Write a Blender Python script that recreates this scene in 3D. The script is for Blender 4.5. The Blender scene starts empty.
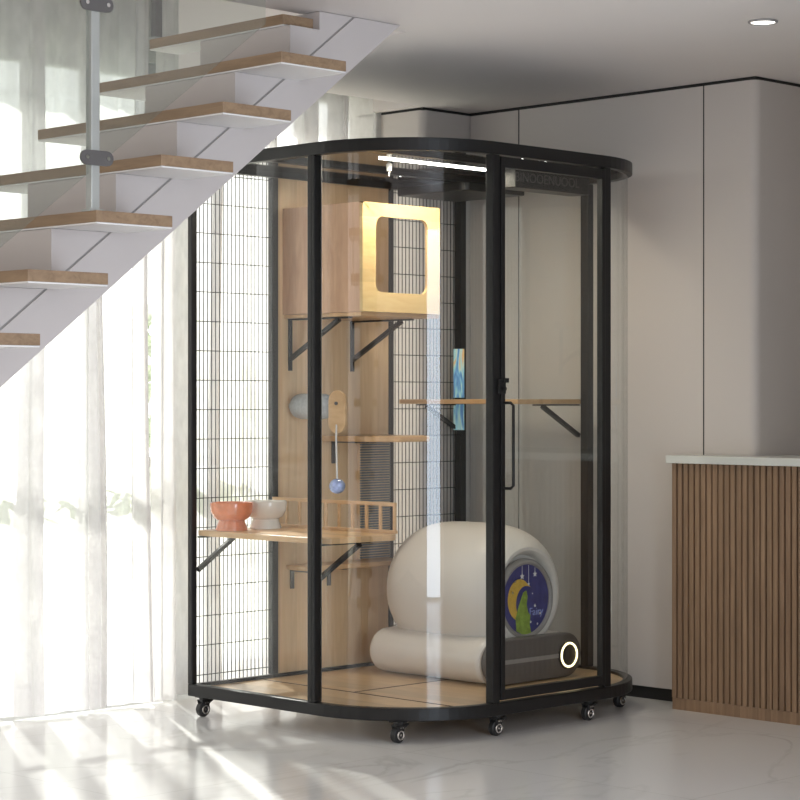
import bpy, bmesh, math, random
from mathutils import Vector, Matrix
random.seed(7)
sc = bpy.context.scene
COL = sc.collection
PI = math.pi

# ------------------------------------------------------------------ materials
def nmat(name):
    m = bpy.data.materials.new(name); m.use_nodes = True
    nt = m.node_tree
    return m, nt, nt.nodes['Principled BSDF']

def plain(name, col, rough=.5, metal=0., spec=.5, emit=None, es=0, coat=0, noise=0.04, nscale=12):
    m, nt, b = nmat(name)
    b.inputs['Roughness'].default_value = rough
    b.inputs['Metallic'].default_value = metal
    b.inputs['Specular IOR Level'].default_value = spec
    if coat: b.inputs['Coat Weight'].default_value = coat; b.inputs['Coat Roughness'].default_value = .05
    tc = nt.nodes.new('ShaderNodeTexCoord'); n = nt.nodes.new('ShaderNodeTexNoise')
    n.inputs['Scale'].default_value = nscale; n.inputs['Detail'].default_value = 3
    r = nt.nodes.new('ShaderNodeValToRGB')
    r.color_ramp.elements[0].position = .3; r.color_ramp.elements[1].position = .7
    r.color_ramp.elements[0].color = tuple(c*(1-noise) for c in col)+(1,)
    r.color_ramp.elements[1].color = tuple(min(1, c*(1+noise)) for c in col)+(1,)
    nt.links.new(tc.outputs['Object'], n.inputs['Vector']); nt.links.new(n.outputs['Fac'], r.inputs['Fac'])
    nt.links.new(r.outputs['Color'], b.inputs['Base Color'])
    if emit:
        b.inputs['Emission Color'].default_value = (*emit, 1); b.inputs['Emission Strength'].default_value = es
    return m

def wood(name, c1, c2, rough=.45, scale=(3, 3, .35), stave=None, axis=0, bands=9.):
    """long-grained timber; stave = width of glued boards along the given axis"""
    m, nt, b = nmat(name); N = nt.nodes.new; L = nt.links.new
    b.inputs['Roughness'].default_value = rough
    tc = N('ShaderNodeTexCoord'); mp = N('ShaderNodeMapping'); mp.inputs['Scale'].default_value = scale
    L(tc.outputs['Object'], mp.inputs['Vector'])
    n = N('ShaderNodeTexNoise'); n.inputs['Scale'].default_value = bands; n.inputs['Detail'].default_value = 6
    n.inputs['Distortion'].default_value = .6; n.inputs['Roughness'].default_value = .6
    L(mp.outputs['Vector'], n.inputs['Vector'])
    r = N('ShaderNodeValToRGB'); e = r.color_ramp.elements
    e[0].position = .32; e[1].position = .68; e[0].color = (*c2, 1); e[1].color = (*c1, 1)
    L(n.outputs['Fac'], r.inputs['Fac'])
    out = r.outputs['Color']
    if stave:
        sp = N('ShaderNodeSeparateXYZ'); L(tc.outputs['Object'], sp.inputs['Vector'])
        d = N('ShaderNodeMath'); d.operation = 'DIVIDE'; d.inputs[1].default_value = stave
        L(sp.outputs[axis], d.inputs[0])
        f = N('ShaderNodeMath'); f.operation = 'FLOOR'; L(d.outputs[0], f.inputs[0])
        wn = N('ShaderNodeTexWhiteNoise'); wn.noise_dimensions = '1D'; L(f.outputs[0], wn.inputs['W'])
        mr = N('ShaderNodeMapRange'); mr.inputs['To Min'].default_value = .82; mr.inputs['To Max'].default_value = 1.08
        L(wn.outputs['Value'], mr.inputs['Value'])
        mx = N('ShaderNodeMix'); mx.data_type = 'RGBA'; mx.blend_type = 'MULTIPLY'; mx.inputs['Factor'].default_value = 1
        L(out, mx.inputs['A']); L(mr.outputs['Result'], mx.inputs['B']); out = mx.outputs['Result']
    L(out, b.inputs['Base Color'])
    return m

def glass(name, tint=(1, 1, 1), haze=0., refl=1.0):
    """thin architectural glass: see-through, reflecting by Fresnel"""
    m, nt, b = nmat(name); nt.nodes.remove(b); N = nt.nodes.new; L = nt.links.new
    out = nt.nodes['Material Output']
    t = N('ShaderNodeBsdfTransparent'); t.inputs[0].default_value = (*tint, 1)
    g = N('ShaderNodeBsdfGlossy'); g.inputs['Roughness'].default_value = .02
    geo = N('ShaderNodeNewGeometry'); dot = N('ShaderNodeVectorMath'); dot.operation = 'DOT_PRODUCT'
    L(geo.outputs['Normal'], dot.inputs[0]); L(geo.outputs['Incoming'], dot.inputs[1])
    ab = N('ShaderNodeMath'); ab.operation = 'ABSOLUTE'; L(dot.outputs['Value'], ab.inputs[0])
    iv = N('ShaderNodeMath'); iv.operation = 'SUBTRACT'; iv.inputs[0].default_value = 1; L(ab.outputs[0], iv.inputs[1])
    pw = N('ShaderNodeMath'); pw.operation = 'POWER'; pw.inputs[1].default_value = 5; L(iv.outputs[0], pw.inputs[0])
    ma = N('ShaderNodeMath'); ma.operation = 'MULTIPLY_ADD'; ma.inputs[1].default_value = .9*refl; ma.inputs[2].default_value = .065*refl
    ma.use_clamp = True
    L(pw.outputs[0], ma.inputs[0])
    mx = N('ShaderNodeMixShader'); L(ma.outputs[0], mx.inputs[0]); L(t.outputs[0], mx.inputs[1]); L(g.outputs[0], mx.inputs[2])
    last = mx
    if haze:
        d = N('ShaderNodeBsdfDiffuse'); d.inputs[0].default_value = (.8, .83, .8, 1)
        m2 = N('ShaderNodeMixShader'); m2.inputs[0].default_value = haze
        L(mx.outputs[0], m2.inputs[1]); L(d.outputs[0], m2.inputs[2]); last = m2
    L(last.outputs[0], out.inputs['Surface'])
    return m

def sheer(name):
    m, nt, b = nmat(name); nt.nodes.remove(b); N = nt.nodes.new; L = nt.links.new
    out = nt.nodes['Material Output']
    tr = N('ShaderNodeBsdfTransparent'); tr.inputs[0].default_value = (1, 1, 1, 1)
    tl = N('ShaderNodeBsdfTranslucent'); tl.inputs[0].default_value = (.68, .665, .665, 1)
    df = N('ShaderNodeBsdfDiffuse'); df.inputs[0].default_value = (.84, .83, .84, 1)
    m1 = N('ShaderNodeMixShader'); m1.inputs[0].default_value = .5; L(tl.outputs[0], m1.inputs[1]); L(df.outputs[0], m1.inputs[2])
    tc = N('ShaderNodeTexCoord'); mp = N('ShaderNodeMapping'); mp.inputs['Scale'].default_value = (14, 3, 5)
    L(tc.outputs['Object'], mp.inputs['Vector'])
    n = N('ShaderNodeTexNoise'); n.inputs['Scale'].default_value = 2; n.inputs['Detail'].default_value = 5
    L(mp.outputs['Vector'], n.inputs['Vector'])
    mr = N('ShaderNodeMapRange'); mr.inputs['From Min'].default_value = .35; mr.inputs['From Max'].default_value = .65
    mr.inputs['To Min'].default_value = .66; mr.inputs['To Max'].default_value = .80
    L(n.outputs['Fac'], mr.inputs['Value'])
    m2 = N('ShaderNodeMixShader'); L(mr.outputs[0], m2.inputs[0]); L(tr.outputs[0], m2.inputs[1]); L(m1.outputs[0], m2.inputs[2])
    L(m2.outputs[0], out.inputs['Surface'])
    return m

def marble():
    m, nt, b = nmat('white_marble_floor'); N = nt.nodes.new; L = nt.links.new
    b.inputs['Roughness'].default_value = .16; b.inputs['Specular IOR Level'].default_value = .45
    tc = N('ShaderNodeTexCoord'); mp = N('ShaderNodeMapping'); mp.inputs['Scale'].default_value = (.55, 1.1, 1); mp.inputs['Rotation'].default_value = (0, 0, .5)
    L(tc.outputs['Object'], mp.inputs['Vector'])
    n1 = N('ShaderNodeTexNoise'); n1.inputs['Scale'].default_value = 1.6; n1.inputs['Detail'].default_value = 9; n1.inputs['Distortion'].default_value = 1.4
    L(mp.outputs['Vector'], n1.inputs['Vector'])
    # veins: narrow band around .5
    s = N('ShaderNodeMath'); s.operation = 'SUBTRACT'; s.inputs[1].default_value = .5; L(n1.outputs['Fac'], s.inputs[0])
    a = N('ShaderNodeMath'); a.operation = 'ABSOLUTE'; L(s.outputs[0], a.inputs[0])
    r = N('ShaderNodeValToRGB'); e = r.color_ramp.elements
    e[0].position = 0; e[0].color = (.60, .59, .58, 1); e[1].position = .025; e[1].color = (.74, .735, .73, 1)
    L(a.outputs[0], r.inputs['Fac'])
    n2 = N('ShaderNodeTexNoise'); n2.inputs['Scale'].default_value = 1.3; n2.inputs['Detail'].default_value = 4
    L(mp.outputs['Vector'], n2.inputs['Vector'])
    r2 = N('ShaderNodeValToRGB'); e = r2.color_ramp.elements
    e[0].position = .42; e[0].color = (0, 0, 0, 1); e[1].position = .7; e[1].color = (1, 1, 1, 1)
    L(n2.outputs['Fac'], r2.inputs['Fac'])
    mx = N('ShaderNodeMix'); mx.data_type = 'RGBA'; mx.inputs['A'].default_value = (.74, .735, .73, 1)
    L(r2.outputs['Color'], mx.inputs['Factor']); L(r.outputs['Color'], mx.inputs['B'])
    # tile joints
    br = N('ShaderNodeTexBrick'); br.offset = 0; br.inputs['Scale'].default_value = 1
    br.inputs['Color1'].default_value = (1, 1, 1, 1); br.inputs['Color2'].default_value = (.985, .985, .985, 1); br.inputs['Mortar'].default_value = (.8, .79, .78, 1)
    br.inputs['Mortar Size'].default_value = .0018; br.inputs['Brick Width'].default_value = 1.2; br.inputs['Row Height'].default_value = 1.2
    L(tc.outputs['Object'], br.inputs['Vector'])
    mm = N('ShaderNodeMix'); mm.data_type = 'RGBA'; mm.blend_type = 'MULTIPLY'; mm.inputs['Factor'].default_value = 1
    L(mx.outputs['Result'], mm.inputs['A']); L(br.outputs['Color'], mm.inputs['B'])
    L(mm.outputs['Result'], b.inputs['Base Color'])
    return m

M = dict(
    floor=marble(),
    ceil=plain('ceiling_paint', (.78, .735, .715), .8, noise=.015, nscale=2),
    wall=plain('wall_paint', (.64, .62, .60), .7, noise=.015, nscale=2),
    upper=plain('upper_wall_paint', (.42, .43, .41), .8, noise=.02, nscale=2),
    cab=plain('satin_cabinet_lacquer', (.62, .58, .55), .38, spec=.35, noise=.012, nscale=1.5),
    blackgap=plain('black_shadow_gap', (.012, .012, .012), .6),
    alu=plain('black_powder_coat', (.014, .0135, .0135), .38, metal=.0, spec=.32, noise=.1),
    steel=plain('brushed_grey_steel', (.46, .48, .465), .38, metal=.3, noise=.05),
    stair=plain('white_stair_paint', (.58, .54, .53), .6, noise=.01, nscale=2),
    soffit=plain('white_tread_underside', (.80, .79, .79), .6, noise=.01, nscale=2),
    tread=wood('oak_tread', (.36, .245, .15), (.25, .165, .10), .5, (4, .5, 6)),
    pine=wood('pine_panel', (.80, .58, .35), (.69, .47, .27), .42, (4, 4, .3), .09, 0),
    pineh=wood('pine_board', (.72, .47, .25), (.58, .35, .17), .35, (3, .5, 3), .05, 0),
    pinebase=wood('pine_floor_board', (.62, .44, .26), (.52, .35, .19), .3, (2.5, .5, 3), .1, 0),
    pinex=wood('pine_board_crossways', (.72, .47, .25), (.58, .35, .17), .35, (.5, 3, 3), .05, 1),
    honey=wood('honey_pine_front', (.80, .60, .30), (.70, .47, .21), .32, (.6, 3, 2.5), .05, 2),
    red=wood('reddish_pine_side', (.70, .42, .25), (.56, .31, .18), .35, (3, 3, .5), .09, 1),
    reed=wood('walnut_reed', (.35, .225, .135), (.25, .155, .09), .5, (6, 6, .4), .028, 1),
    reedback=plain('dark_walnut_backing', (.07, .04, .025), .7),
    top=plain('white_stone_worktop', (.66, .68, .64), .25, noise=.02),
    glass=glass('clear_cage_glass', (.965, .98, .975)),
    bglass=glass('greenish_balustrade_glass', (.90, .92, .905), .03, .8),
    wglass=glass('window_glass', (.97, .99, .98), refl=.5),
    roof=plain('dark_roof_panel', (.035, .033, .032), .06, spec=.8, noise=.02),
    led=plain('led_strip_glow', (1, 1, 1), emit=(1, .97, .9), es=14),
    down=plain('downlight_glow', (1, 1, 1), emit=(1, .96, .9), es=6),
    spot=plain('tiny_led_glow', (1, 1, 1), emit=(1, 1, 1), es=9),
    sheer=sheer('sheer_white_voile'),
    frame=plain('grey_window_frame', (.30, .31, .31), .4),
    orange=plain('coral_orange_glaze', (.80, .25, .11), .12, coat=.6, noise=.1, nscale=30),
    white=plain('white_glaze', (.82, .78, .72), .12, coat=.6, noise=.03),
    cream=plain('warm_white_plastic', (.76, .72, .67), .33, spec=.4, noise=.01),
    grey=plain('dark_grey_plastic', (.12, .115, .115), .4, noise=.05),
    midgrey=plain('mid_grey_plastic', (.32, .31, .30), .4, noise=.03),
    felt=plain('grey_felt', (.42, .43, .43), .95, noise=.12, nscale=90),
    carpet=plain('grey_scratch_carpet', (.22, .225, .23), .95, noise=.3, nscale=150),
    navy=plain('navy_print', (.045, .055, .22), .3, noise=.15, nscale=25),
    moon=plain('yellow_print', (.72, .46, .08), .4, noise=.1, nscale=40),
    leaf=plain('green_print', (.28, .42, .07), .4, noise=.3, nscale=40),
    star=plain('white_print', (.85, .85, .85), .4),
    bluep=plain('pale_blue_print', (.3, .38, .75), .4, noise=.25, nscale=60),
    ring=plain('ring_light_glow', (1, .9, .6), emit=(1, .86, .5), es=3),
    rubber=plain('black_rubber', (.02, .02, .02), .5),
    chrome=plain('bright_chrome', (.8, .8, .8), .15, metal=1),
    bluetoy=plain('blue_toy_plastic', (.30, .36, .55), .2, coat=.5, noise=.45, nscale=45),
    string=plain('white_cord', (.75, .72, .68), .7),
    lettering=plain('dark_grey_lettering', (.15, .14, .135), .25),
    grass=plain('lawn_green', (.64, .66, .58), .9, noise=.3, nscale=6),
    shrub=plain('shrub_leaf_green', (.56, .62, .50), .8, noise=.4, nscale=20),
)
# glass flare painted as colour bands with a slight glow
def flare_mat():
    m, nt, b = nmat('painted_glass_flare'); N = nt.nodes.new; L = nt.links.new
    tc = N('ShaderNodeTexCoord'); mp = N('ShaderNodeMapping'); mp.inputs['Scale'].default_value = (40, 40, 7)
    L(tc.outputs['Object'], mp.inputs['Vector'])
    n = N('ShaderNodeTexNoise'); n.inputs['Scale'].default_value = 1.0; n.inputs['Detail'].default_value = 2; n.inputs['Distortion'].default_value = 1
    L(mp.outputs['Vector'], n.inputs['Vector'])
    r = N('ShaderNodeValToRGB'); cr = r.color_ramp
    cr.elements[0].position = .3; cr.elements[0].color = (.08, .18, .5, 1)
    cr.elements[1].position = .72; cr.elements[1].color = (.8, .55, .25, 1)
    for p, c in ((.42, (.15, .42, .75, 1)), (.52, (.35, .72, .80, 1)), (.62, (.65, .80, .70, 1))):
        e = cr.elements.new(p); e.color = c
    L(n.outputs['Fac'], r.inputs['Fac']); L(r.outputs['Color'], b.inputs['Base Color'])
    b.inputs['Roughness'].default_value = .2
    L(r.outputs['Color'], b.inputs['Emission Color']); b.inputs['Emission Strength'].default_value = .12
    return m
M['flare_mat'] = flare_mat()

# ------------------------------------------------------------------ mesh helpers
class MB:
    def __init__(s): s.bm = bmesh.new()
    def box(s, x0, x1, y0, y1, z0, z1):
        v = [s.bm.verts.new((x, y, z)) for z in (z0, z1) for (x, y) in ((x0, y0), (x1, y0), (x1, y1), (x0, y1))]
        for f in ((0, 3, 2, 1), (4, 5, 6, 7), (0, 1, 5, 4), (1, 2, 6, 5), (2, 3, 7, 6), (3, 0, 4, 7)):
            s.bm.faces.new([v[i] for i in f])
        return s
    def prism(s, pts, z0, z1, axis='z'):
        """polygon pts extruded from z0 to z1 along axis (pts are in the other two axes, in xyz order)"""
        def mk(a, b, c):
            return {'z': (a, b, c), 'y': (a, c, b), 'x': (c, a, b)}[axis]
        A = [s.bm.verts.new(mk(p[0], p[1], z0)) for p in pts]
        B = [s.bm.verts.new(mk(p[0], p[1], z1)) for p in pts]
        n = len(pts)
        s.bm.faces.new(A[::-1]); s.bm.faces.new(B)
        for i in range(n):
            s.bm.faces.new((A[i], A[(i+1) % n], B[(i+1) % n], B[i]))
        return s
    def ringprism(s, outer, inner, z0, z1, axis='z'):
        def mk(a, b, c):
            return {'z': (a, b, c), 'y': (a, c, b), 'x': (c, a, b)}[axis]
        n = len(outer)
        V = [[s.bm.verts.new(mk(p[0], p[1], z)) for p in P] for P, z in ((outer, z0), (inner, z0), (inner, z1), (outer, z1))]
        for i in range(n):
            j = (i+1) % n
            for k in range(4):
                a, b = V[k], V[(k+1) % 4]
                s.bm.faces.new((a[i], b[i], b[j], a[j]))
        return s
    def tube(s, path, r, seg=10, caps=True):
        path = [Vector(p) for p in path]; rings = []
        rr = r if isinstance(r, (list, tuple)) else [r]*len(path)
        up = None
        for i, p in enumerate(path):
            d = (path[min(i+1, len(path)-1)] - path[max(i-1, 0)]).normalized()
            if up is None:
                up = Vector((0, 0, 1)) if abs(d.z) < .9 else Vector((1, 0, 0))
            a = d.cross(up).normalized(); b = a.cross(d).normalized(); up = b
            rings.append([s.bm.verts.new(p + (a*math.cos(t*2*PI/seg) + b*math.sin(t*2*PI/seg))*rr[i]) for t in range(seg)])
        for i in range(len(rings)-1):
            for t in range(seg):
                s.bm.faces.new((rings[i][t], rings[i][(t+1) % seg], rings[i+1][(t+1) % seg], rings[i+1][t]))
        if caps: s.bm.faces.new(rings[0][::-1]); s.bm.faces.new(rings[-1])
        return s
    def bar(s, a, b, w, h, side=(0, 0, 1)):
        """rectangular bar from a to b; w across, h along 'side'"""
        a, b = Vector(a), Vector(b); d = (b-a).normalized(); u = Vector(side); c = d.cross(u).normalized(); u = c.cross(d).normalized()
        vs = []
        for p in (a, b):
            for i, j in ((-1, -1), (1, -1), (1, 1), (-1, 1)):
                vs.append(s.bm.verts.new(p + c*w/2*i + u*h/2*j))
        for f in ((0, 1, 2, 3), (7, 6, 5, 4), (0, 4, 5, 1), (1, 5, 6, 2), (2, 6, 7, 3), (3, 7, 4, 0)):
            s.bm.faces.new([vs[i] for i in f])
        return s
    def lathe(s, prof, c=(0, 0, 0), seg=40, axis='z', close=False):
        c = Vector(c); rings = []
        for r, h in prof:
            ring = []
            for t in range(seg):
                a = 2*PI*t/seg; u, v = r*math.cos(a), r*math.sin(a)
                p = {'z': (u, v, h), 'y': (u, h, v), 'x': (h, u, v)}[axis]
                ring.append(s.bm.verts.new(c+Vector(p)))
            rings.append(ring)
        for i in range(len(rings)-1):
            for t in range(seg):
                s.bm.faces.new((rings[i][t], rings[i][(t+1) % seg], rings[i+1][(t+1) % seg], rings[i+1][t]))
        if prof[0][0] > 1e-4: s.bm.faces.new(rings[0][::-1])
        if prof[-1][0] > 1e-4: s.bm.faces.new(rings[-1])
        return s
    def torus(s, R, r, c, axis='y', seg=48, sub=10):
        c = Vector(c); rings = []
        for t in range(seg):
            a = 2*PI*t/seg; ring = []
            for k in range(sub):
                b = 2*PI*k/sub; q = R + r*math.cos(b); h = r*math.sin(b); u, v = q*math.cos(a), q*math.sin(a)
                ring.append(s.bm.verts.new(c + Vector({'z': (u, v, h), 'y': (u, h, v), 'x': (h, u, v)}[axis])))
            rings.append(ring)
        for t in range(seg):
            for k in range(sub):
                s.bm.faces.new((rings[t][k], rings[t][(k+1) % sub], rings[(t+1) % seg][(k+1) % sub], rings[(t+1) % seg][k]))
        return s
    def build(s, name, mat, parent=None, bevel=0, smooth=False, merge=False, seg=2):
        if merge: bmesh.ops.remove_doubles(s.bm, verts=s.bm.verts, dist=1e-5)
        bmesh.ops.recalc_face_normals(s.bm, faces=s.bm.faces)
        me = bpy.data.meshes.new(name); s.bm.to_mesh(me); s.bm.free()
        me.materials.append(M[mat] if isinstance(mat, str) else mat)
        o = bpy.data.objects.new(name, me); COL.objects.link(o)
        if parent:
            o.parent = parent
            o.matrix_parent_inverse = Matrix.Translation(parent.matrix_basis.translation).inverted() if not parent.parent else Matrix.Identity(4)
        if smooth:
            for p in me.polygons: p.use_smooth = True
            sm = math.radians(35)
            try:
                me.set_sharp_from_angle(angle=sm)
            except Exception: pass
        if bevel:
            b = o.modifiers.new('Bevel', 'BEVEL'); b.width = bevel; b.segments = seg; b.limit_method = 'ANGLE'; b.angle_limit = math.radians(40)
        return o

def thing(name, label, cat, loc=(0, 0, 0), group=None):
    o = bpy.data.objects.new(name, None); COL.objects.link(o); o.location = loc; o.empty_display_size = .1
    o['label'] = label; o['category'] = cat
    if group: o['group'] = group
    return o
def tag(o, label, cat, group=None, kind=None):
    o['label'] = label; o['category'] = cat
    if group: o['group'] = group
    if kind: o['kind'] = kind
    return o
def struct(o, label=None):
    o['kind'] = 'structure'
    if label: o['label'] = label
    return o
def lab(o, l): o['label'] = l; return o
def text_mesh(name, body, size, mat, parent, loc, rot, ext=.0006):
    cu = bpy.data.curves.new(name, 'FONT'); cu.body = body; cu.size = size; cu.extrude = ext; cu.align_x = 'CENTER'; cu.align_y = 'CENTER'
    t = bpy.data.objects.new(name+'_tmp', cu); COL.objects.link(t)
    bpy.context.view_layer.update()
    me = bpy.data.meshes.new_from_object(t.evaluated_get(bpy.context.evaluated_depsgraph_get()))
    bpy.data.objects.remove(t)
    me.transform(Matrix.Translation(loc) @ rot); me.materials.clear(); me.materials.append(M[mat])
    o = bpy.data.objects.new(name, me); COL.objects.link(o); o.parent = parent
    if parent and not parent.parent: o.matrix_parent_inverse = Matrix.Translation(parent.matrix_basis.translation).inverted()
    return o
def arc(cx, cy, r, a0, a1, n=24):
    return [(cx+r*math.cos(math.radians(a0+(a1-a0)*i/n)), cy+r*math.sin(math.radians(a0+(a1-a0)*i/n))) for i in range(n+1)]

CEIL = 2.444
# ------------------------------------------------------------------ setting
struct(MB().box(-5.2, 3.2, -5.2, 1.75, -.1, 0).build('floor', 'floor'), 'white marble floor with faint veins')
# ceiling with the stairwell opening (x < -.05, y > -.03) and curtain pocket
cp = [(-5.2, -5.2), (3.2, -5.2), (3.2, 1.75), (1.26, 1.75), (1.26, 1.19), (-.04, 1.19), (-.04, -.03), (-5.2, -.03)]
struct(MB().prism(cp, CEIL, CEIL+.28).build('ceiling', 'ceil'), 'plain white ceiling cut open over the stair')
struct(MB().box(-5.2, 3.2, -.03, 1.75, 3.35, 3.45).build('trim_1', 'upper'), 'ceiling of the floor above')
# window wall (y = 1.65): piers, header, sill
w = MB()
w.box(-5.2, 3.2, 1.65, 1.75, 2.56, 3.35); w.box(-5.2, -1.75, 1.65, 1.75, 0, 2.56); w.box(1.42, 3.2, 1.65, 1.75, 0, 2.56); w.box(-1.75, 1.42, 1.65, 1.75, 0, .05)
struct(w.build('wall_left', 'upper'), 'window wall behind the sheer curtains')
# pillar at the far corner (rounded edge towards the room)
pr = [(1.294+.035*(1-math.cos(a)), 1.20+.035*(1-math.sin(a))) for a in [PI/2*i/6 for i in range(7)]]
pr = [(1.294, 1.235)] + [(1.294+.035-.035*math.cos(t), 1.235-.035*math.sin(t)) for t in [PI/2*i/6 for i in range(1, 7)]] + [(1.9, 1.20), (1.9, 1.65), (1.294, 1.65)]
struct(MB().prism(pr, .05, CEIL-.012).build('wall_corner', 'cab'), 'smooth greige pillar with rounded edge')
# wall behind cabinets
struct(MB().box(2.1, 3.2, -5.2, 1.65, 0, CEIL).build('wall_right', 'cab'), 'plain wall beyond the cabinets')
struct(MB().box(-.3, 2.1, -2.8, -2.65, 0, CEIL).build('wall_light_block', 'upper'), 'unseen wall added to shade the end cabinet side')  # out-of-view wall added to keep light off the end cabinet's side
# black shadow gap and plinth
g = MB(); g.box(1.30, 2.1, 1.206, 1.6, CEIL-.013, CEIL); g.box(1.590, 2.1, -.299, 1.21, CEIL-.013, CEIL)
struct(g.build('trim_2', 'blackgap'), 'thin black shadow gap under the ceiling')
g = MB(); g.box(1.597, 2.1, -.295, 1.21, 0, .05); g.box(1.30, 1.6, 1.206, 1.6, 0, .05)
struct(g.build('baseboard_right', 'blackgap'), 'black recessed plinth below the cabinets')

# tall cabinets
CX0 = 1.584
sg = MB()
for ys in (-.0575, .914): sg.box(CX0+.0005, CX0+.02, ys-.0034, ys+.0034, .05, CEIL-.013)
struct(sg.build('trim_3', 'blackgap'), 'dark vertical seams between the cabinet doors')
tc = [(-.054, .912, 'widest tall greige cabinet door, between the two dark seams', 0),
      (.916, 1.196, 'narrow tall greige cabinet beside the rounded pillar', 0)]
for y0, y1, l, _ in tc:
    t = thing('tall_cabinet', l, 'cabinet', (1.84, (y0+y1)/2, 0), 'tall flush cabinets along the wall')
    MB().box(CX0+.02, 2.098, y0, y1, .05, CEIL-.013).build('carcass', 'blackgap', t)
    MB().box(CX0, CX0+.019, y0+.0003, y1-.0015, .05, CEIL-.013).build('door', 'cab', t, bevel=.0015)
t = thing('tall_cabinet', 'tall greige end cabinet with rounded outer corner behind the slatted counter', 'cabinet', (1.84, -.18, 0), 'tall flush cabinets along the wall')
R = .035
pp = [(CX0, -.060), (CX0, -.305+R)] + [(CX0+R-R*math.cos(a), -.305+R-R*math.sin(a)) for a in [PI/2*i/8 for i in range(1, 9)]] + [(2.098, -.305), (2.098, -.060)]
MB().prism(pp, .05, CEIL-.013).build('door', 'cab', t, smooth=True)

# downlight
t = thing('downlight', 'small round recessed downlight in the ceiling', 'ceiling light', (.635, -1.008, CEIL))
MB().torus(.044, .005, (.635, -1.008, CEIL-.003), 'z', 40, 8).build('bezel', 'midgrey', t, smooth=True)
MB().lathe([(0, CEIL-.004), (.039, CEIL-.004), (.039, CEIL-.001), (0, CEIL-.001)], (.635, -1.008, 0), 36).build('lens', 'down', t)

# counter
t = thing('slatted_counter', 'walnut reeded counter with white stone top', 'counter', (1.6, -1.2, 0))
FX = 1.436; CY1 = -.014
c = MB(); c.prism([(FX+.012, CY1-.006), (FX+.012, -2.6), (2.05, -2.6), (2.05, -.31), (CX0-.004, -.31), (CX0-.004, CY1-.006)], .0, .955)
c.build('body', 'reedback', t)
c = MB(); n = 0; y = CY1
while y > -2.55:
    c.box(FX, FX+.013, y-.021, y, .045, .955); y -= .0278
c.build('reeded_front', 'reed', t, bevel=.003)
MB().box(FX+.003, FX+.013, -2.6, CY1-.002, 0, .045).build('kick_board', 'reed', t)
MB().prism([(FX-.02, CY1+.014), (FX-.02, -2.62), (2.09, -2.62), (2.09, -.31), (CX0-.003, -.31), (CX0-.003, CY1+.014)], .955, .985).build('worktop', 'top', t, bevel=.002)

# windows
xs = [-1.75, -.70, .36, 1.42]
for k in range(3):
    f = MB(); a, b = xs[k], xs[k+1]
    for (p, q, r, s_) in ((a, a+.04, .05, 2.56), (b-.04, b, .05, 2.56)): f.box(p, q, 1.67, 1.73, r, s_)
    for (r, s_) in ((.05, .11), (2.50, 2.56), (.93, .97)): f.box(a+.04, b-.04, 1.67, 1.73, r, s_)
    o = struct(f.build('window_%d' % (k+1), 'frame'), 'grey framed full height window behind the sheer')
    MB().box(a+.04, b-.04, 1.698, 1.702, .11, 2.5).build('window_pane', 'wglass', o)
# garden
tag(MB().box(-14, 14, 1.9, 30, -.25, -.1).build('garden_lawn', 'grass'), 'sunlit green lawn outside the windows', 'lawn', kind='structure')
for k, (x, y, r) in enumerate(((-3.2, 8, 1.0), (-.6, 8.6, 1.2), (2.2, 8.2, .9), (4.4, 9.2, 1.2), (7.0, 10.2, 1.1))):
    b = MB()
    for q in range(420):
        v = Vector((random.gauss(0, 1), random.gauss(0, 1), random.gauss(0, 1))).normalized()*r*random.uniform(.75, 1)
        c0 = Vector((x, y, r*.95)) + Vector((v.x, v.y, v.z)); a = Vector((random.uniform(-1, 1), random.uniform(-1, 1), random.uniform(-1, 1))).normalized()*.13
        bb = a.cross(v).normalized()*.08
        b.bm.faces.new([b.bm.verts.new(c0+d) for d in (-a, bb, a, -bb)])
    b.tube([(x, y, -.1), (x, y, r)], [.06, .03], 8)
    tag(b.build('garden_shrub', 'shrub'), ['round green shrub furthest left in the garden', 'large green shrub left of centre outside the window', 'small green shrub outside the middle window', 'large green shrub outside the window behind the cage', 'green shrub furthest right in the garden'][k], 'shrub', 'shrubs outside the windows')

# sheer curtains
def curtain(x0, x1, seed, label):
    rnd = random.Random(seed); b = MB(); n = int((x1-x0)*260); W = x1-x0
    ph = [rnd.uniform(0, 6.28) for _ in range(6)]
    rows = [0.012, .25, .6, 1.0, 1.5, 2.0, 2.5, 3.0]
    grid = []
    for j, z in enumerate(rows):
        f = 1-.25*z/3; row = []
        for i in range(n+1):
            s = W*i/n; u = x0+s
            per = .225 + .03*math.sin(seed*2.1)
            fx = .078*f*math.sin(2*PI*s/per+ph[0]+.9*math.sin(s*5+ph[3])) + .010*math.sin(2*PI*s/.055+ph[1])
            fy = .050*f*math.cos(2*PI*s/per+ph[0]*1.3+.9*math.sin(s*5+ph[3])) + .014*math.sin(2*PI*s/.048+ph[2]+z*.4)+.012*math.sin(s*3+z*1.5+ph[4])
            xx = min(max(u+fx+.006*math.sin(z*2+s*9), x0-.0), x1+.0)
            zz = z if j else z + .006*(1+math.sin(s*23+ph[5]))
            row.append(b.bm.verts.new((xx, 1.50+fy, zz)))
        grid.append(row)
    for j in range(len(rows)-1):
        for i in range(n):
            b.bm.faces.new((grid[j][i], grid[j][i+1], grid[j+1][i+1], grid[j+1][i]))
    o = b.build('sheer_curtain', 'sheer', smooth=True)
    tag(o, label, 'curtain', 'white sheer curtains in front of the windows')
curtain(-1.95, -.98, 1, 'white sheer curtain furthest left, beyond the photo edge')
curtain(-1.0, -.26, 2, 'white sheer curtain at the left edge of the photo under the stair')
curtain(-.30, .06, 3, 'white sheer curtain just left of the cage')
curtain(.09, .733, 4, 'white sheer curtain seen through the cage wire mesh')
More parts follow.
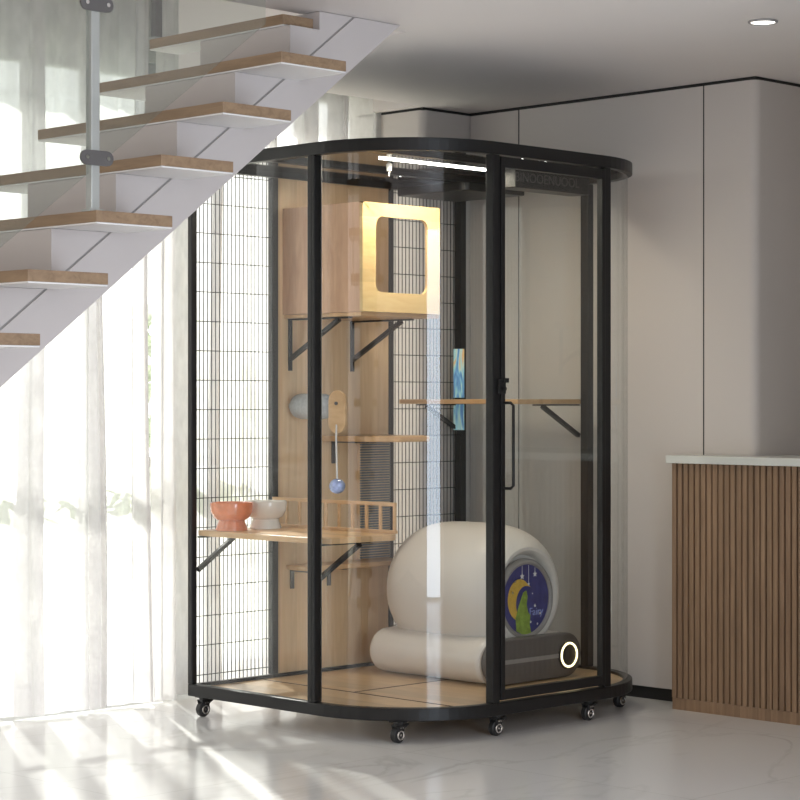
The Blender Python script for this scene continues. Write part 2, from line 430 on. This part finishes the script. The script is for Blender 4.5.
curtain(.735, 1.285, 5, 'white sheer curtain behind the cage, ending at the pillar')

# ------------------------------------------------------------------ staircase
st = thing('staircase', 'white floating staircase with oak treads and glass balustrade', 'staircase', (-2.9, .15, 0))
SX, S, RZ, Z0 = -1.793, .2285, .1736, 1.553
Yn, Yf, Ys, Ysf = -.333, .592, -.115, .33
def gz(x): return 2.221+.766*(x+.652)         # groove line

# lower band (stringer): between groove line and bottom line, floor to ceiling
def xat(z, off): return -.652+(z-2.221-off)/.766
TOP = CEIL-.002
MB().prism([(xat(0, 0), 0), (xat(TOP, 0), TOP), (xat(TOP, -.158), TOP), (xat(0, -.158), 0)][::-1], Ys, Ysf, 'y').build('stringer', 'stair', st)
MB().prism([(xat(.03, 0), .03), (xat(TOP, 0), TOP), (xat(TOP, .006), TOP), (xat(.03, .006), .03)][::-1], Ys+.004, Ysf-.004, 'y').build('shadow_groove', 'midgrey', st)
nm = -8
for i in range(nm, 6):
    x = SX+S*i; z = Z0+RZ*i
    yn = -.085 if i == 5 else Yn
    dp = .269 if i < 5 else .13
    MB().box(x, x+dp, yn, Yf, z-.032, z).build('tread', 'tread', st, bevel=.0015)
    MB().box(x+.001, x+dp-.002, yn+.001, Yf-.001, z-.037, z-.0325).build('tread_underside', 'soffit', st)
# sawtooth risers (between treads, above groove)
for i in range(nm, 6):
    x = SX+S*i; z = Z0+RZ*i; xr = x+.005        # riser under tread i
    zt = z-.038; x1 = x+S+.005
    zlow = gz(xr)+.008
    if zlow < 0.0: zlow = 0.0
    zr = gz(x1)+.008
    # block under tread i: top at underside, left face at riser, bottom follows groove
    pts = [(xr, zlow), (xr, zt), (min(x1, xat(zt, .008)), zt)]
    if zt > zlow+.01: MB().prism(pts, Ys+.001, Ysf-.001, 'y').build('riser', 'stair', st)
x5 = SX+5*S; z5 = Z0+RZ*5-.038
MB().prism([(x5+.131, z5), (x5+.131, TOP), (xat(TOP, .008), TOP), (xat(z5, .008), z5)], Ys+.001, Ysf-.001, 'y').build('riser', 'stair', st)
# balustrade near side
px_, py_ = -1.5645+.022, -.286
def post(x, y, z0, z1, clamps, side, mat='steel'):
    o = MB().box(x-.014, x+.014, y-.014, y+.014, z0, z1).build('balustrade_post', mat, st, bevel=.002)
    MB().box(x-.024, x+.024, y-.02, y+.02, z0, z0+.006).build('base_plate', 'steel', o)
    for cz in clamps:
        c = MB()
        hw, hh = .056, .021
        pts = [(x+hw-hh+hh*math.cos(a), cz+hh*math.sin(a)) for a in [(-PI/2+PI*k/8) for k in range(9)]] + [(x-hw+hh+hh*math.cos(a), cz+hh*math.sin(a)) for a in [(PI/2+PI*k/8) for k in range(9)]]
        c.prism(pts, y-.022, y-.015, 'y')
        cl = c.build('glass_clamp', 'grey', o)
        for sx in (-1, 1):
            MB().lathe([(0, -.004), (.006, -.004), (.006, .0), (0, 0)], (x+sx*.036, y-.0221, cz), 16, 'y').build('screw', 'chrome', cl)
    return o
post(px_, py_, Z0+RZ, CEIL-.002, (1.875, 2.305), 1)
post(px_-4*S, py_, Z0-3*RZ, Z0-3*RZ+1.0, (1.875-4*RZ, 1.875-4*RZ+.43), 1)
def railglass(x0, x1, y, zmax, off=.102, h=.98):
    f = lambda x: Z0+RZ+.76*(x-(-1.5645))+off
    pts = [(x0, f(x0)), (x1, min(f(x1), zmax))]
    if f(x1)+h > zmax and f(x1) < zmax:
        pts += [(x1, zmax)]
        xt = x0 + max(0, (zmax-f(x0)-h)/.76)
        pts += [(xt, zmax)]
        if xt > x0+.001: pts += [(x0, f(x0)+h)]
    else:
        pts += [(x1, f(x1)+h), (x0, f(x0)+h)]
    MB().prism(pts, y-.005, y+.005, 'y').build('balustrade_glass', 'bglass', st)
railglass(px_-4*S+.016, px_-.018, py_, CEIL-.003)
railglass(px_+.018, px_+.018+.62, py_, CEIL-.003)
railglass(px_-8*S, px_-4*S-.016, py_, CEIL-.003)
# far side posts / glass
post(SX+5*S+.018, Yf-.016, Z0+5*RZ, 3.3, (), 1, 'grey')
post(SX+1*S+.03, Yf-.03, Z0+1*RZ, Z0+RZ+1.05, (), 1)

# ------------------------------------------------------------------ cage
cg = thing('cat_enclosure', 'tall black framed glass cat enclosure with rounded corners on casters', 'cat enclosure', (.74, .58, 0))
RR = .46; XR, YB = 1.51, 1.185
def outline(ins=0, n=20):
    r = RR-ins
    return ([(ins, YB-ins)] + arc(RR, RR, r, 180, 270, n) + arc(XR-RR, RR, r, 270, 360, n) + [(XR-ins, YB-ins)])
def rim(name, z0, z1, th=.036):
    MB().ringprism(outline(0), outline(th), z0, z1).build(name, 'alu', cg, bevel=.003)
rim('bottom_rim', .075, .120); rim('top_rim', 2.075, 2.120)
MB().prism(outline(.034), .088, .110).build('floor_board', 'pinebase', cg)
s = MB(); s.box(.33, .337, .08, 1.12, .1095, .1115); s.box(.34, 1.44, .62, .627, .1095, .1113)
s.build('floor_seam', 'reedback', cg)
MB().prism(outline(.034), 2.098, 2.106).build('roof_panel', 'roof', cg)
s = MB(); s.box(.036, 1.474, .80, .83, 2.084, 2.098); s.box(.036, 1.474, .30, .33, 2.084, 2.098)
s.build('roof_crossbar', 'alu', cg)
def postb(x0, x1, y0, y1, name='post', z0=.12, z1=2.075):
    return MB().box(x0, x1, y0, y1, z0, z1).build(name, 'alu', cg, bevel=.003)
postb(.000, .026, 1.160, 1.185)
# post at the start of the front curve
p = postb(.0, .040, .476, .512)
s = MB(); s.box(-.001, .003, .490, .494, .12, 2.075); s.build('groove', 'blackgap', cg)
postb(.425, .462, .0, .036)                 # hinge-side of the door
postb(1.046, 1.084, .0, .036)
postb(1.474, 1.51, .440, .480)
postb(1.474, 1.51, 1.149, 1.185)
postb(.405, .438, 1.157, 1.183); postb(1.052, 1.080, 1.157, 1.183)
# black backing strip beside corner post on the wall behind (as seen beside mesh)
# glass
def flat_glass(x0, x1, y0, y1, z0=.12, z1=2.075, par=None, name='glass_panel'):
    return MB().box(x0, x1, y0, y1, z0, z1).build(name, 'glass', par or cg)
def sheet(pts, z0, z1, name='glass_panel', mat='glass', par=None):
    b = MB(); A = [b.bm.verts.new((p[0], p[1], z0)) for p in pts]; B = [b.bm.verts.new((p[0], p[1], z1)) for p in pts]
    for i in range(len(pts)-1): b.bm.faces.new((A[i], A[i+1], B[i+1], B[i]))
    return b.build(name, mat, par or cg, smooth=True)
sheet([(.018, 1.16), (.018, .512)], .12, 2.075)
lab(sheet(arc(RR, RR, RR-.018, 178, 266, 40), .12, 2.075, 'curved_glass_panel'), 'bent clear glass at the front corner')
lab(sheet(arc(XR-RR, RR, RR-.018, 274, 357.5, 40), .12, 2.075, 'curved_glass_panel'), 'bent clear glass at the right corner')
sheet([(XR-.018, .48), (XR-.018, 1.15)], .12, 2.075)
# wire mesh panels
def mesh_panel(x0, x1, y):
    b = MB(); n = int(round((x1-x0)/.0205))
    for i in range(1, n):
        x = x0+(x1-x0)*i/n
        b.box(x-.0013, x+.0013, y-.0013, y+.0013, .12, 2.075)
    z = 1.838-.1125*15
    while z < 2.07:
        if z > .13: b.box(x0, x1, y-.0045, y-.0013, z-.0016, z+.0016)
        z += .1125
    return b.build('wire_mesh', 'alu', cg)
mesh_panel(.026, .406, 1.170); mesh_panel(1.078, 1.475, 1.170)
MB().box(.438, 1.052, 1.162, 1.178, .12, 2.075).build('wooden_back_panel', 'pine', cg)
MB().box(.036, 1.474, 1.141, 1.149, .110, .124).build('rear_sill', 'alu', cg)
# door
dr = MB()
dy0, dy1 = -.006, .022
dr.box(.464, .484, dy0, dy1, .130, 2.068); dr.box(1.026, 1.044, dy0, dy1, .130, 2.068)
dr.box(.484, 1.026, dy0, dy1, .130, .165); dr.box(.484, 1.026, dy0, dy1, 2.030, 2.068)
door = dr.build('door', 'alu', cg, bevel=.002); lab(door, 'framed glass door')
MB().box(.484, 1.026, .006, .010, .165, 2.03).build('door_glass', 'glass', door)
MB().tube([(.478, -.006, 1.190), (.478, -.036, 1.190), (.482, -.046, 1.180), (.482, -.046, .895), (.478, -.036, .885), (.478, -.006, .885)], .0055, 10).build('handle', 'alu', door, smooth=True)
l = MB(); l.box(.442, .474, -.018, -.006, 1.222, 1.275); l.box(.458, .484, -.024, -.014, 1.262, 1.278); l.lathe([(0, -.014), (.008, -.014), (.008, 0), (0, 0)], (.458, -.016, 1.24), 14, 'y')
l.build('latch', 'alu', door, bevel=.001)
# roof fittings
lab(MB().box(.37, .95, .518, .524, 2.0925, 2.0975).build('light_strip', 'led', cg), 'white glowing strip light under the roof')
for (x, y) in ((.62, .20), (.76, .16), (.88, .15), (.90, .20), (.86, .90), (.52, .36)):
    MB().lathe([(0, 0), (.0035, 0), (.0035, .004), (0, .004)], (x, y, 2.0935), 10).build('roof_led', 'spot', cg)
MB().lathe([(.003, .0), (.003, .018), (.010, .020), (.012, .045), (.004, .052), (0, .052)][::-1], (.50, .60, 2.045), 16).build('sensor_bulb', 'white', cg, smooth=True)
bx = MB().box(.93, 1.37, .345, .44, 2.016, 2.090).build('header_box', 'alu', cg, bevel=.004)
lab(bx, 'black box under the roof with faint raised lettering')
text_mesh('lettering', 'BINOOENUOOL', .052, 'lettering', bx, (1.115, .3435, 2.055), Matrix.Rotation(PI/2, 4, 'X'))
pts = [(1.08, 1.14)] + [(1.08+.05-.05*math.cos(a), .80-.05*math.sin(a)) for a in [PI/2*i/6 for i in range(7)]] + [(1.44, .75), (1.44, 1.14)]
lab(MB().prism(pts, 2.045, 2.083).build('vent_housing', 'alu', cg, bevel=.006), 'black rounded housing in the rear roof corner')

# casters
cas = [(.030, 1.125), (.115, .165), (.475, .030), (.985, .030), (1.335, .16), (1.44, 1.12)]
def caster(x, y):
    c = MB(); c.box(x-.024, x+.024, y-.024, y+.024, .071, .0755)
    c.lathe([(.016, .060), (.018, .071)], (x, y, 0), 16)
    for sgn in (-1, 1):
        c.prism([(x-.020, .064), (x+.020, .064), (x+.012, .024), (x-.002, .018), (x-.012, .024)], y+sgn*.0145-.0015, y+sgn*.0145+.0015, 'y')
    c.box(x-.020, x+.020, y-.016, y+.016, .058, .064)
    o = c.build('caster', 'rubber', cg, bevel=.001)
    wh = MB().lathe([(.008, -.013), (.024, -.013), (.0278, -.009), (.0278, .009), (.024, .013), (.008, .013)], (x-.004, y, .028), 28, 'y').build('wheel', 'rubber', o, smooth=True)
    hb = MB(); hb.torus(.0145, .003, (x-.004, y-.0172, .028), 'y', 24, 6); hb.torus(.0145, .003, (x-.004, y+.0172, .028), 'y', 24, 6)
    hb.lathe([(0, -.034), (.004, -.034), (.004, 0), (0, 0)], (x-.004, y+.017, .028), 10, 'y')
    for dx in (-.005, .006): hb.lathe([(0, -.002), (.0028, -.002), (.0028, 0), (0, 0)], (x+dx, y-.0162, .053), 10, 'y')
    hb.build('hub', 'chrome', o, smooth=True)
    MB().prism([(x+.010, .060), (x+.042, .066), (x+.044, .061), (x+.018, .046), (x+.010, .048)], y-.010, y+.010, 'y').build('brake_lever', 'rubber', o, bevel=.001)
for x, y in cas: caster(x, y)

# shelves (fixed to the cage) with brackets
def bracket(par, wallp, d, L, drop, mat='grey', sub='bracket', full=True, diag=True):
    """L-bracket: wallp = top inner corner, d = unit dir out from its wall"""
    p = Vector(wallp); d = Vector(d); z = Vector((0, 0, 1)); b = MB()
    if full: b.bar(p+d*.004, p+d*.004-z*drop, .018, .006, tuple(d))
    b.bar(p-z*.003, p+d*L-z*.003, .018, .006)
    if diag: b.bar(p-d*.004-z*drop*.80, p+d*L*.82-z*.008, .016, .016)
    return b.build(sub, mat, par)
ZS = .705
pts = [(.030, 1.158), (.030, .515), (.045, .515), (.06, .45)] + arc(.34, .51, .075, 270, 360, 8) + [(.415, 1.158)]
sh = MB().prism(pts, ZS-.022, ZS).build('shelf', 'pineh', cg, bevel=.003); lab(sh, 'pine shelf with the two bowls and a little rail')
fr = MB(); fr.bar((.405, .47, ZS+.108), (.405, 1.15, ZS+.108), .014, .014)
yy = .475
while yy < 1.15:
    fr.box(.400, .410, yy-.006, yy+.006, ZS, ZS+.102); yy += .0745
fr.box(.398, .412, .465, 1.15, ZS, ZS+.012)
fr.build('rail', 'pineh', sh, bevel=.0015)
bracket(sh, (.026, 1.150, ZS-.023), (1, 0, 0), .22, .16, 'alu', full=False)
bracket(sh, (.040, .494, ZS-.023), (1, 0, 0), .25, .16, 'alu', full=False)
sh = MB().box(1.100, 1.488, .485, 1.148, 1.184, 1.203).build('shelf', 'pineh', cg, bevel=.002); lab(sh, 'high pine shelf by the right-hand side')
bracket(sh, (1.474, 1.138, 1.183), (-1, 0, 0), .27, .16, 'alu', full=False)
bracket(sh, (1.474, .492, 1.183), (-1, 0, 0), .27, .16, 'alu', full=False)
sh = MB().prism([(.66, 1.161), (.66, .90), (.74, .775), (.90, .775), (.99, .90), (.99, 1.161)], 1.035, 1.058).build('shelf', 'pinex', cg, bevel=.004); lab(sh, 'small pine step at mid height on the back panel')
bracket(sh, (.735, 1.161, 1.034), (0, -1, 0), .20, .09, diag=False)
sh = MB().box(.48, 1.04, 1.02, 1.161, .528, .548).build('shelf', 'pinex', cg, bevel=.004); lab(sh, 'lowest pine shelf on the back panel')
for x in (.50, .70): bracket(sh, (x+.01, 1.161, .527), (0, -1, 0), .10, .075, diag=False)
sh = MB().box(.470, .895, .72, 1.161, 1.522, 1.536).build('shelf', 'pinex', cg, bevel=.001); lab(sh, 'pine shelf under the cat house')
for x in (.50, .84): bracket(sh, (x, 1.161, 1.521), (0, -1, 0), .35, .205, 'alu')

# cat house
t = thing('cat_house', 'open pine box house with rounded square opening on the high shelf', 'cat house', (.675, .93, 1.537))
x0, x1, y0, y1, z0, z1 = .462, .885, .705, 1.159, 1.537, 1.955
def rrect(cx, cz, hw, hh, r, n=6):
    P = []
    for (sx, sz, a0) in ((1, -1, -90), (1, 1, 0), (-1, 1, 90), (-1, -1, 180)):
        for k in range(n+1):
            a = math.radians(a0+90*k/n); P.append((cx+sx*(hw-r)+r*math.cos(a), cz+sz*(hh-r)+r*math.sin(a)))
    return P
cx, cz = (x0+x1)/2, (z0+z1)/2
inn = rrect(cx+.002, cz+.012, .143, .145, .035); 
# outer ring points matched to inner by ray casting onto the rectangle
outr = []
for (a, b) in inn:
    dx, dz = a-cx, b-cz; k = min((x1-x0)/2/max(abs(dx), 1e-6), (z1-z0)/2/max(abs(dz), 1e-6)); outr.append((cx+dx*k, cz+dz*k))
# snap the middle one of each corner to the rectangle's corner
for q, (sx, sz) in enumerate(((1, -1), (1, 1), (-1, 1), (-1, -1))):
    outr[q*7+3] = (cx+sx*(x1-x0)/2, cz+sz*(z1-z0)/2)
lab(MB().ringprism(outr, inn, y0, y0+.016, 'y').build('front_panel', 'honey', t), 'light honey front with rounded opening')
MB().box(x0, x0+.014, y0+.016, y1, z0, z1).build('side_panel', 'red', t)
MB().box(x0+.014, x1, y0+.016, y1, z1-.014, z1).build('top_panel', 'red', t)
MB().box(x0+.014, x1, y0+.016, y1, z0, z0+.014).build('bottom_panel', 'red', t)

# grey padded roller on the wall
t = thing('padded_roller', 'grey felt roller toy beside the front post, fixed to the wooden back panel', 'cat toy', (.52, 1.14, 1.17))
pf = [(0, 0)] + [(.050*math.sin(a), .05-.05*math.cos(a)) for a in [PI/2*i/6 for i in range(1, 7)]] + [(.05, .17)] + [(.05*math.cos(a), .17+.05*math.sin(a)) for a in [PI/2*i/6 for i in range(1, 7)]]
MB().lathe([(r, -h) for r, h in pf], (.515, 1.155, 1.175), 28, 'y').build('roller', 'felt', t, smooth=True)
MB().lathe([(0, 0), (.02, 0), (.02, .008), (0, .008)], (.515, 1.1535, 1.175), 20, 'y').build('mount', 'midgrey', t)

# scratching mat
t = thing('scratching_mat', 'grey ribbed scratching mat hung on the wooden back panel', 'scratching mat', (.94, 1.13, .55))
MB().box(.872, 1.046, 1.148, 1.161, .549, 1.034).build('backing', 'pine', t)
s = MB(); z = .552
while z < 1.03: s.box(.875, 1.044, 1.141, 1.148, z, z+.0065); z += .0105
s.build('ribbed_cover', 'carpet', t)
# hanging toy on curved glass
ang = math.radians(189.2); q = Vector((math.cos(ang), math.sin(ang), 0)); c0 = Vector((RR, RR, 1.158))+q*(RR-.030)
t = thing('hanging_cat_toy', 'wooden paddle with a blue ball hanging on a cord, on the curved glass', 'cat toy', tuple(c0))
tang = Vector((-q.y, q.x, 0))
b = MB()
pts2 = []
for (cz_, sg) in ((.043, 1), (-.043, -1)):
    for k in range(9):
        a = (0 if sg > 0 else PI)+PI*k/8; pts2.append((.038*math.cos(a), cz_*.9+.038*math.sin(a)))
A = [b.bm.verts.new(c0+tang*u+Vector((0, 0, v))+q*.006) for u, v in pts2]; B = [b.bm.verts.new(c0+tang*u+Vector((0, 0, v))-q*.008) for u, v in pts2]
b.bm.faces.new(A); b.bm.faces.new(B[::-1])
for i in range(len(A)): b.bm.faces.new((A[i], A[(i+1) % len(A)], B[(i+1) % len(A)], B[i]))
b.build('wooden_paddle', 'pineh', t, bevel=.003)
b = MB(); b.tube([c0+q*.0055+Vector((0, 0, .03)), c0+q*.011+Vector((0, 0, .03))], .006, 14); b.build('screw', 'grey', t)
b = MB(); b.tube([c0+q*.006+Vector((0, 0, -.045)), c0+q*.008+Vector((0, 0, -.10)), c0+q*.002+Vector((0, 0, -.246))], .0032, 8); b.build('cord', 'string', t, smooth=True)
b = MB(); pf = [(0, -.027)]+[(.029*math.sin(a), -.027*math.cos(a)) for a in [PI*i/14 for i in range(1, 14)]]+[(0, .027)]
b.lathe(pf, c0+q*.002+Vector((0, 0, -.264)), 24); b.build('ball', 'bluetoy', t, smooth=True)
# reflected flare built as a coloured strip by the rear corner post
t = MB(); t.box(1.444, 1.4485, 1.090, 1.132, 1.215, 1.395); t.box(1.444, 1.4485, 1.090, 1.132, 1.085, 1.178)
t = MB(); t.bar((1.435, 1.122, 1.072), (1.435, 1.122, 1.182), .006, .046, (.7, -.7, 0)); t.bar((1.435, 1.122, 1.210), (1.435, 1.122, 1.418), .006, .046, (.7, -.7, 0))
tag(t.build('flare_strip', 'flare_mat'), 'blue glass flare painted on a strip at the rear corner post', 'cat toy')

# bowls
def bowl(x, y, mat, label):
    t = thing('pet_bowl', label, 'bowl', (x, y, ZS), 'pet bowls on the railed shelf')
    prof = [(0, .044), (.040, .046), (.066, .060), (.074, .082), (.077, .104), (.081, .106), (.0825, .100), (.080, .070), (.068, .048), (.050, .036)]
    MB().lathe(prof, (x, y, ZS), 40).build('bowl_body', mat, t, smooth=True)
    MB().lathe([(0, .040), (.050, .038), (.052, .030), (.061, .006), (.061, .0), (0, 0)], (x, y, ZS+.0005), 40).build('pedestal', mat, t, smooth=True)
bowl(.118, 1.066, 'orange', 'glossy coral orange pedestal pet bowl')
bowl(.288, 1.064, 'white', 'glossy white pedestal pet bowl')

# litter box
LZ = .112
t = thing('litter_box', 'round cream self-cleaning litter box with starry blue window', 'litter box', (1.03, .7, LZ))
def stadium(cx, cz, hw, hh, n=12):
    P = [(cx+hw-hh+hh*math.cos(a), cz+hh*math.sin(a)) for a in [-PI/2+PI*k/n for k in range(n+1)]]
    return P+[(cx-hw+hh+hh*math.cos(a), cz+hh*math.sin(a)) for a in [PI/2+PI*k/n for k in range(n+1)]]
bxc, bzc, bhw, bhh = 1.032, LZ+.0885, .272, .088
MB().prism(stadium(bxc, bzc, bhw, bhh), .375, .99, 'y').build('base', 'cream', t, bevel=.03, seg=5, smooth=True)
MB().prism(stadium(bxc, bzc, bhw-.001, bhh-.001), .330, .374, 'y').build('front_cover', 'grey', t, bevel=.008, seg=3, smooth=True)
MB().box(bxc-.235, bxc+.165, .3265, .331, bzc-.008, bzc+.008).build('trim_band', 'midgrey', t)
bu = MB().lathe([(0, -.008), (.054, -.008), (.056, 0), (0, 0)], (bxc+.185, .329, bzc), 36, 'y').build('button', 'rubber', t, smooth=True)
MB().torus(.046, .004, (bxc+.185, .320, bzc), 'y').build('ring_light', 'ring', bu, smooth=True)
# drum (rounded capsule, axis y)
yc, hl, rd, dz = .680, .335, .268, .446; dxc = 1.045; wx = 1.036
pf = []
for k in range(1, 40):
    u = -1+2*k/40
    pf.append((rd*(1-abs(u)**3.6)**(1/2.7), yc+u*hl))
front = [p for p in pf if not (p[1] < yc and p[0] < .192)]
yf0 = front[0][1]-.012
prof = [(.150, yf0+.035), (.159, yf0+.010), (.170, yf0), (.182, yf0)] + front + [(0, yc+hl)]
MB().lathe(prof, (dxc, 0, dz), 64, 'y').build('drum', 'cream', t, smooth=True)
rg = MB(); rg.lathe([(.136, .02), (.136, -.002), (.142, -.008), (.150, -.008), (.158, .004), (.158, .02)], (wx, yf0+.002, dz-.02), 56, 'y'); rg.build('window_ring', 'midgrey', t, smooth=True)
yw = yf0+.006; wc = (wx, dz-.02)
wd = MB().lathe([(0, .004), (.137, .004), (.137, -.0), (0, 0)], (wc[0], yw, wc[1]), 56, 'y').build('window', 'navy', t)
lab(wd, 'navy printed round window')
cr = []
for k in range(21):
    a = math.radians(62+200*k/20); cr.append((wc[0]-.035+.068*math.cos(a), wc[1]+.0+.080*math.sin(a)))
for k in range(21):
    a = math.radians(262-200*k/20); cr.append((wc[0]+.002+.058*math.cos(a), wc[1]-.016+.068*math.sin(a)))
MB().prism(cr, yw-.002, yw-.0005, 'y').build('moon_print', 'moon', wd)
lf = [(-.055, -.12), (-.060, -.07), (-.040, -.02), (-.015, .028), (.002, .034), (.010, .010), (.004, -.02), (.012, -.05), (.026, -.062), (.022, -.10), (.030, -.132), (-.01, -.140)]
MB().prism([(wc[0]+a, wc[1]+b) for a, b in lf], yw-.0035, yw-.0022, 'y').build('leaf_print', 'leaf', wd)
def star(x, z, r):
    sp = MB()
    if (x, z) in ((-.02, .090), (.055, .095), (.018, .058)):
        sp.box(wc[0]+x-.0007, wc[0]+x+.0007, yw-.0018, yw-.0006, wc[1]+z, wc[1]+math.sqrt(.133**2-x*x))
    sp.prism([(wc[0]+x+(r if k % 2 == 0 else r*.45)*math.sin(k*PI/5), wc[1]+z+(r if k % 2 == 0 else r*.45)*math.cos(k*PI/5)) for k in range(10)], yw-.002, yw-.0005, 'y')
    sp.build('star_print', 'star', wd)
for a in ((-.02, .090, .013), (.055, .095, .012), (.018, .058, .008), (-.06, .07, .006), (.055, -.028, .007), (.085, -.06, .006), (.03, -.09, .006), (.01, -.118, .005), (.07, -.1, .005), (-.075, .03, .008), (.04, .02, .003)): star(*a)
text_mesh('lettering', 'Fairy', .042, 'bluep', wd, (wc[0]+.062, yw-.0015, wc[1]-.052), Matrix.Rotation(PI/2, 4, 'X'))

# ------------------------------------------------------------------ lights
def area(name, loc, target, sx, sy, power, col, glossy=True):
    l = bpy.data.lights.new(name, 'AREA'); l.shape = 'RECTANGLE'; l.size = sx; l.size_y = sy; l.energy = power; l.color = col
    o = bpy.data.objects.new(name, l); COL.objects.link(o); o.location = loc
    o.rotation_euler = (Vector(target)-Vector(loc)).to_track_quat('-Z', 'Y').to_euler()
    return o
sun = bpy.data.lights.new('sun', 'SUN'); sun.energy = 13.0; sun.angle = math.radians(1.6); sun.color = (1, .96, .90)
so = bpy.data.objects.new('sun', sun); COL.objects.link(so)
el = math.radians(38); d = Vector((-.47*math.cos(el), -.883*math.cos(el), -math.sin(el)))
so.rotation_euler = d.to_track_quat('-Z', 'Y').to_euler()
area('cage_led_lamp', (.66, .521, 2.082), (.66, .521, 0), .56, .03, 8, (1, .90, .72))
# unseen area light added for the curved glass's strip reflection and as fill
q = 23.5; f = Vector((math.cos(math.radians(225+q+1)), math.sin(math.radians(225+q+1)), 0))
gp = Vector((.16, .10, 0)); lp = gp + f*5.2
area('added_reflection_light', (lp.x, lp.y, 1.12), (gp.x, gp.y, 1.12), 1.2, 2.2, 75, (.70, .84, 1))
sl = bpy.data.lights.new('downlight_lamp', 'SPOT'); sl.energy = 12; sl.spot_size = 1.8; sl.spot_blend = .8; sl.color = (1, .93, .85); sl.shadow_soft_size = .04
o = bpy.data.objects.new('downlight_lamp', sl); COL.objects.link(o); o.location = (.635, -1.008, CEIL-.02)

wd_ = bpy.data.worlds.new('world'); sc.world = wd_; wd_.use_nodes = True; nt = wd_.node_tree; N = nt.nodes.new; L = nt.links.new
bg = nt.nodes['Background']
tcn = N('ShaderNodeTexCoord'); sx = N('ShaderNodeSeparateXYZ'); L(tcn.outputs['Generated'], sx.inputs[0])
mr = N('ShaderNodeMapRange'); mr.interpolation_type = 'SMOOTHSTEP'; mr.inputs['From Min'].default_value = -.1; mr.inputs['From Max'].default_value = .35
L(sx.outputs['Y'], mr.inputs['Value'])
mx = N('ShaderNodeMix'); mx.data_type = 'RGBA'
mx.inputs['A'].default_value = (1.12, 1.015, .955, 1); mx.inputs['B'].default_value = (2.1, 2.08, 2.07, 1)
L(mr.outputs['Result'], mx.inputs['Factor']); L(mx.outputs['Result'], bg.inputs['Color']); bg.inputs['Strength'].default_value = 1.0

# ------------------------------------------------------------------ camera
cam = bpy.data.cameras.new('camera'); cam.sensor_width = 36; cam.lens = 36*2110/800; cam.clip_end = 200
co = bpy.data.objects.new('camera', cam); COL.objects.link(co); co.location = (-5.105, -5.063, 1.2)
co.rotation_euler = (PI/2, 0, -PI/4)
sc.camera = co
sc.view_settings.view_transform = 'Standard'; sc.view_settings.look = 'None'; sc.view_settings.exposure = 0; sc.view_settings.gamma = 1
sc.cycles.max_bounces = 10; sc.cycles.transparent_max_bounces = 24; sc.cycles.use_denoising = True
sc.cycles.sample_clamp_indirect = 6
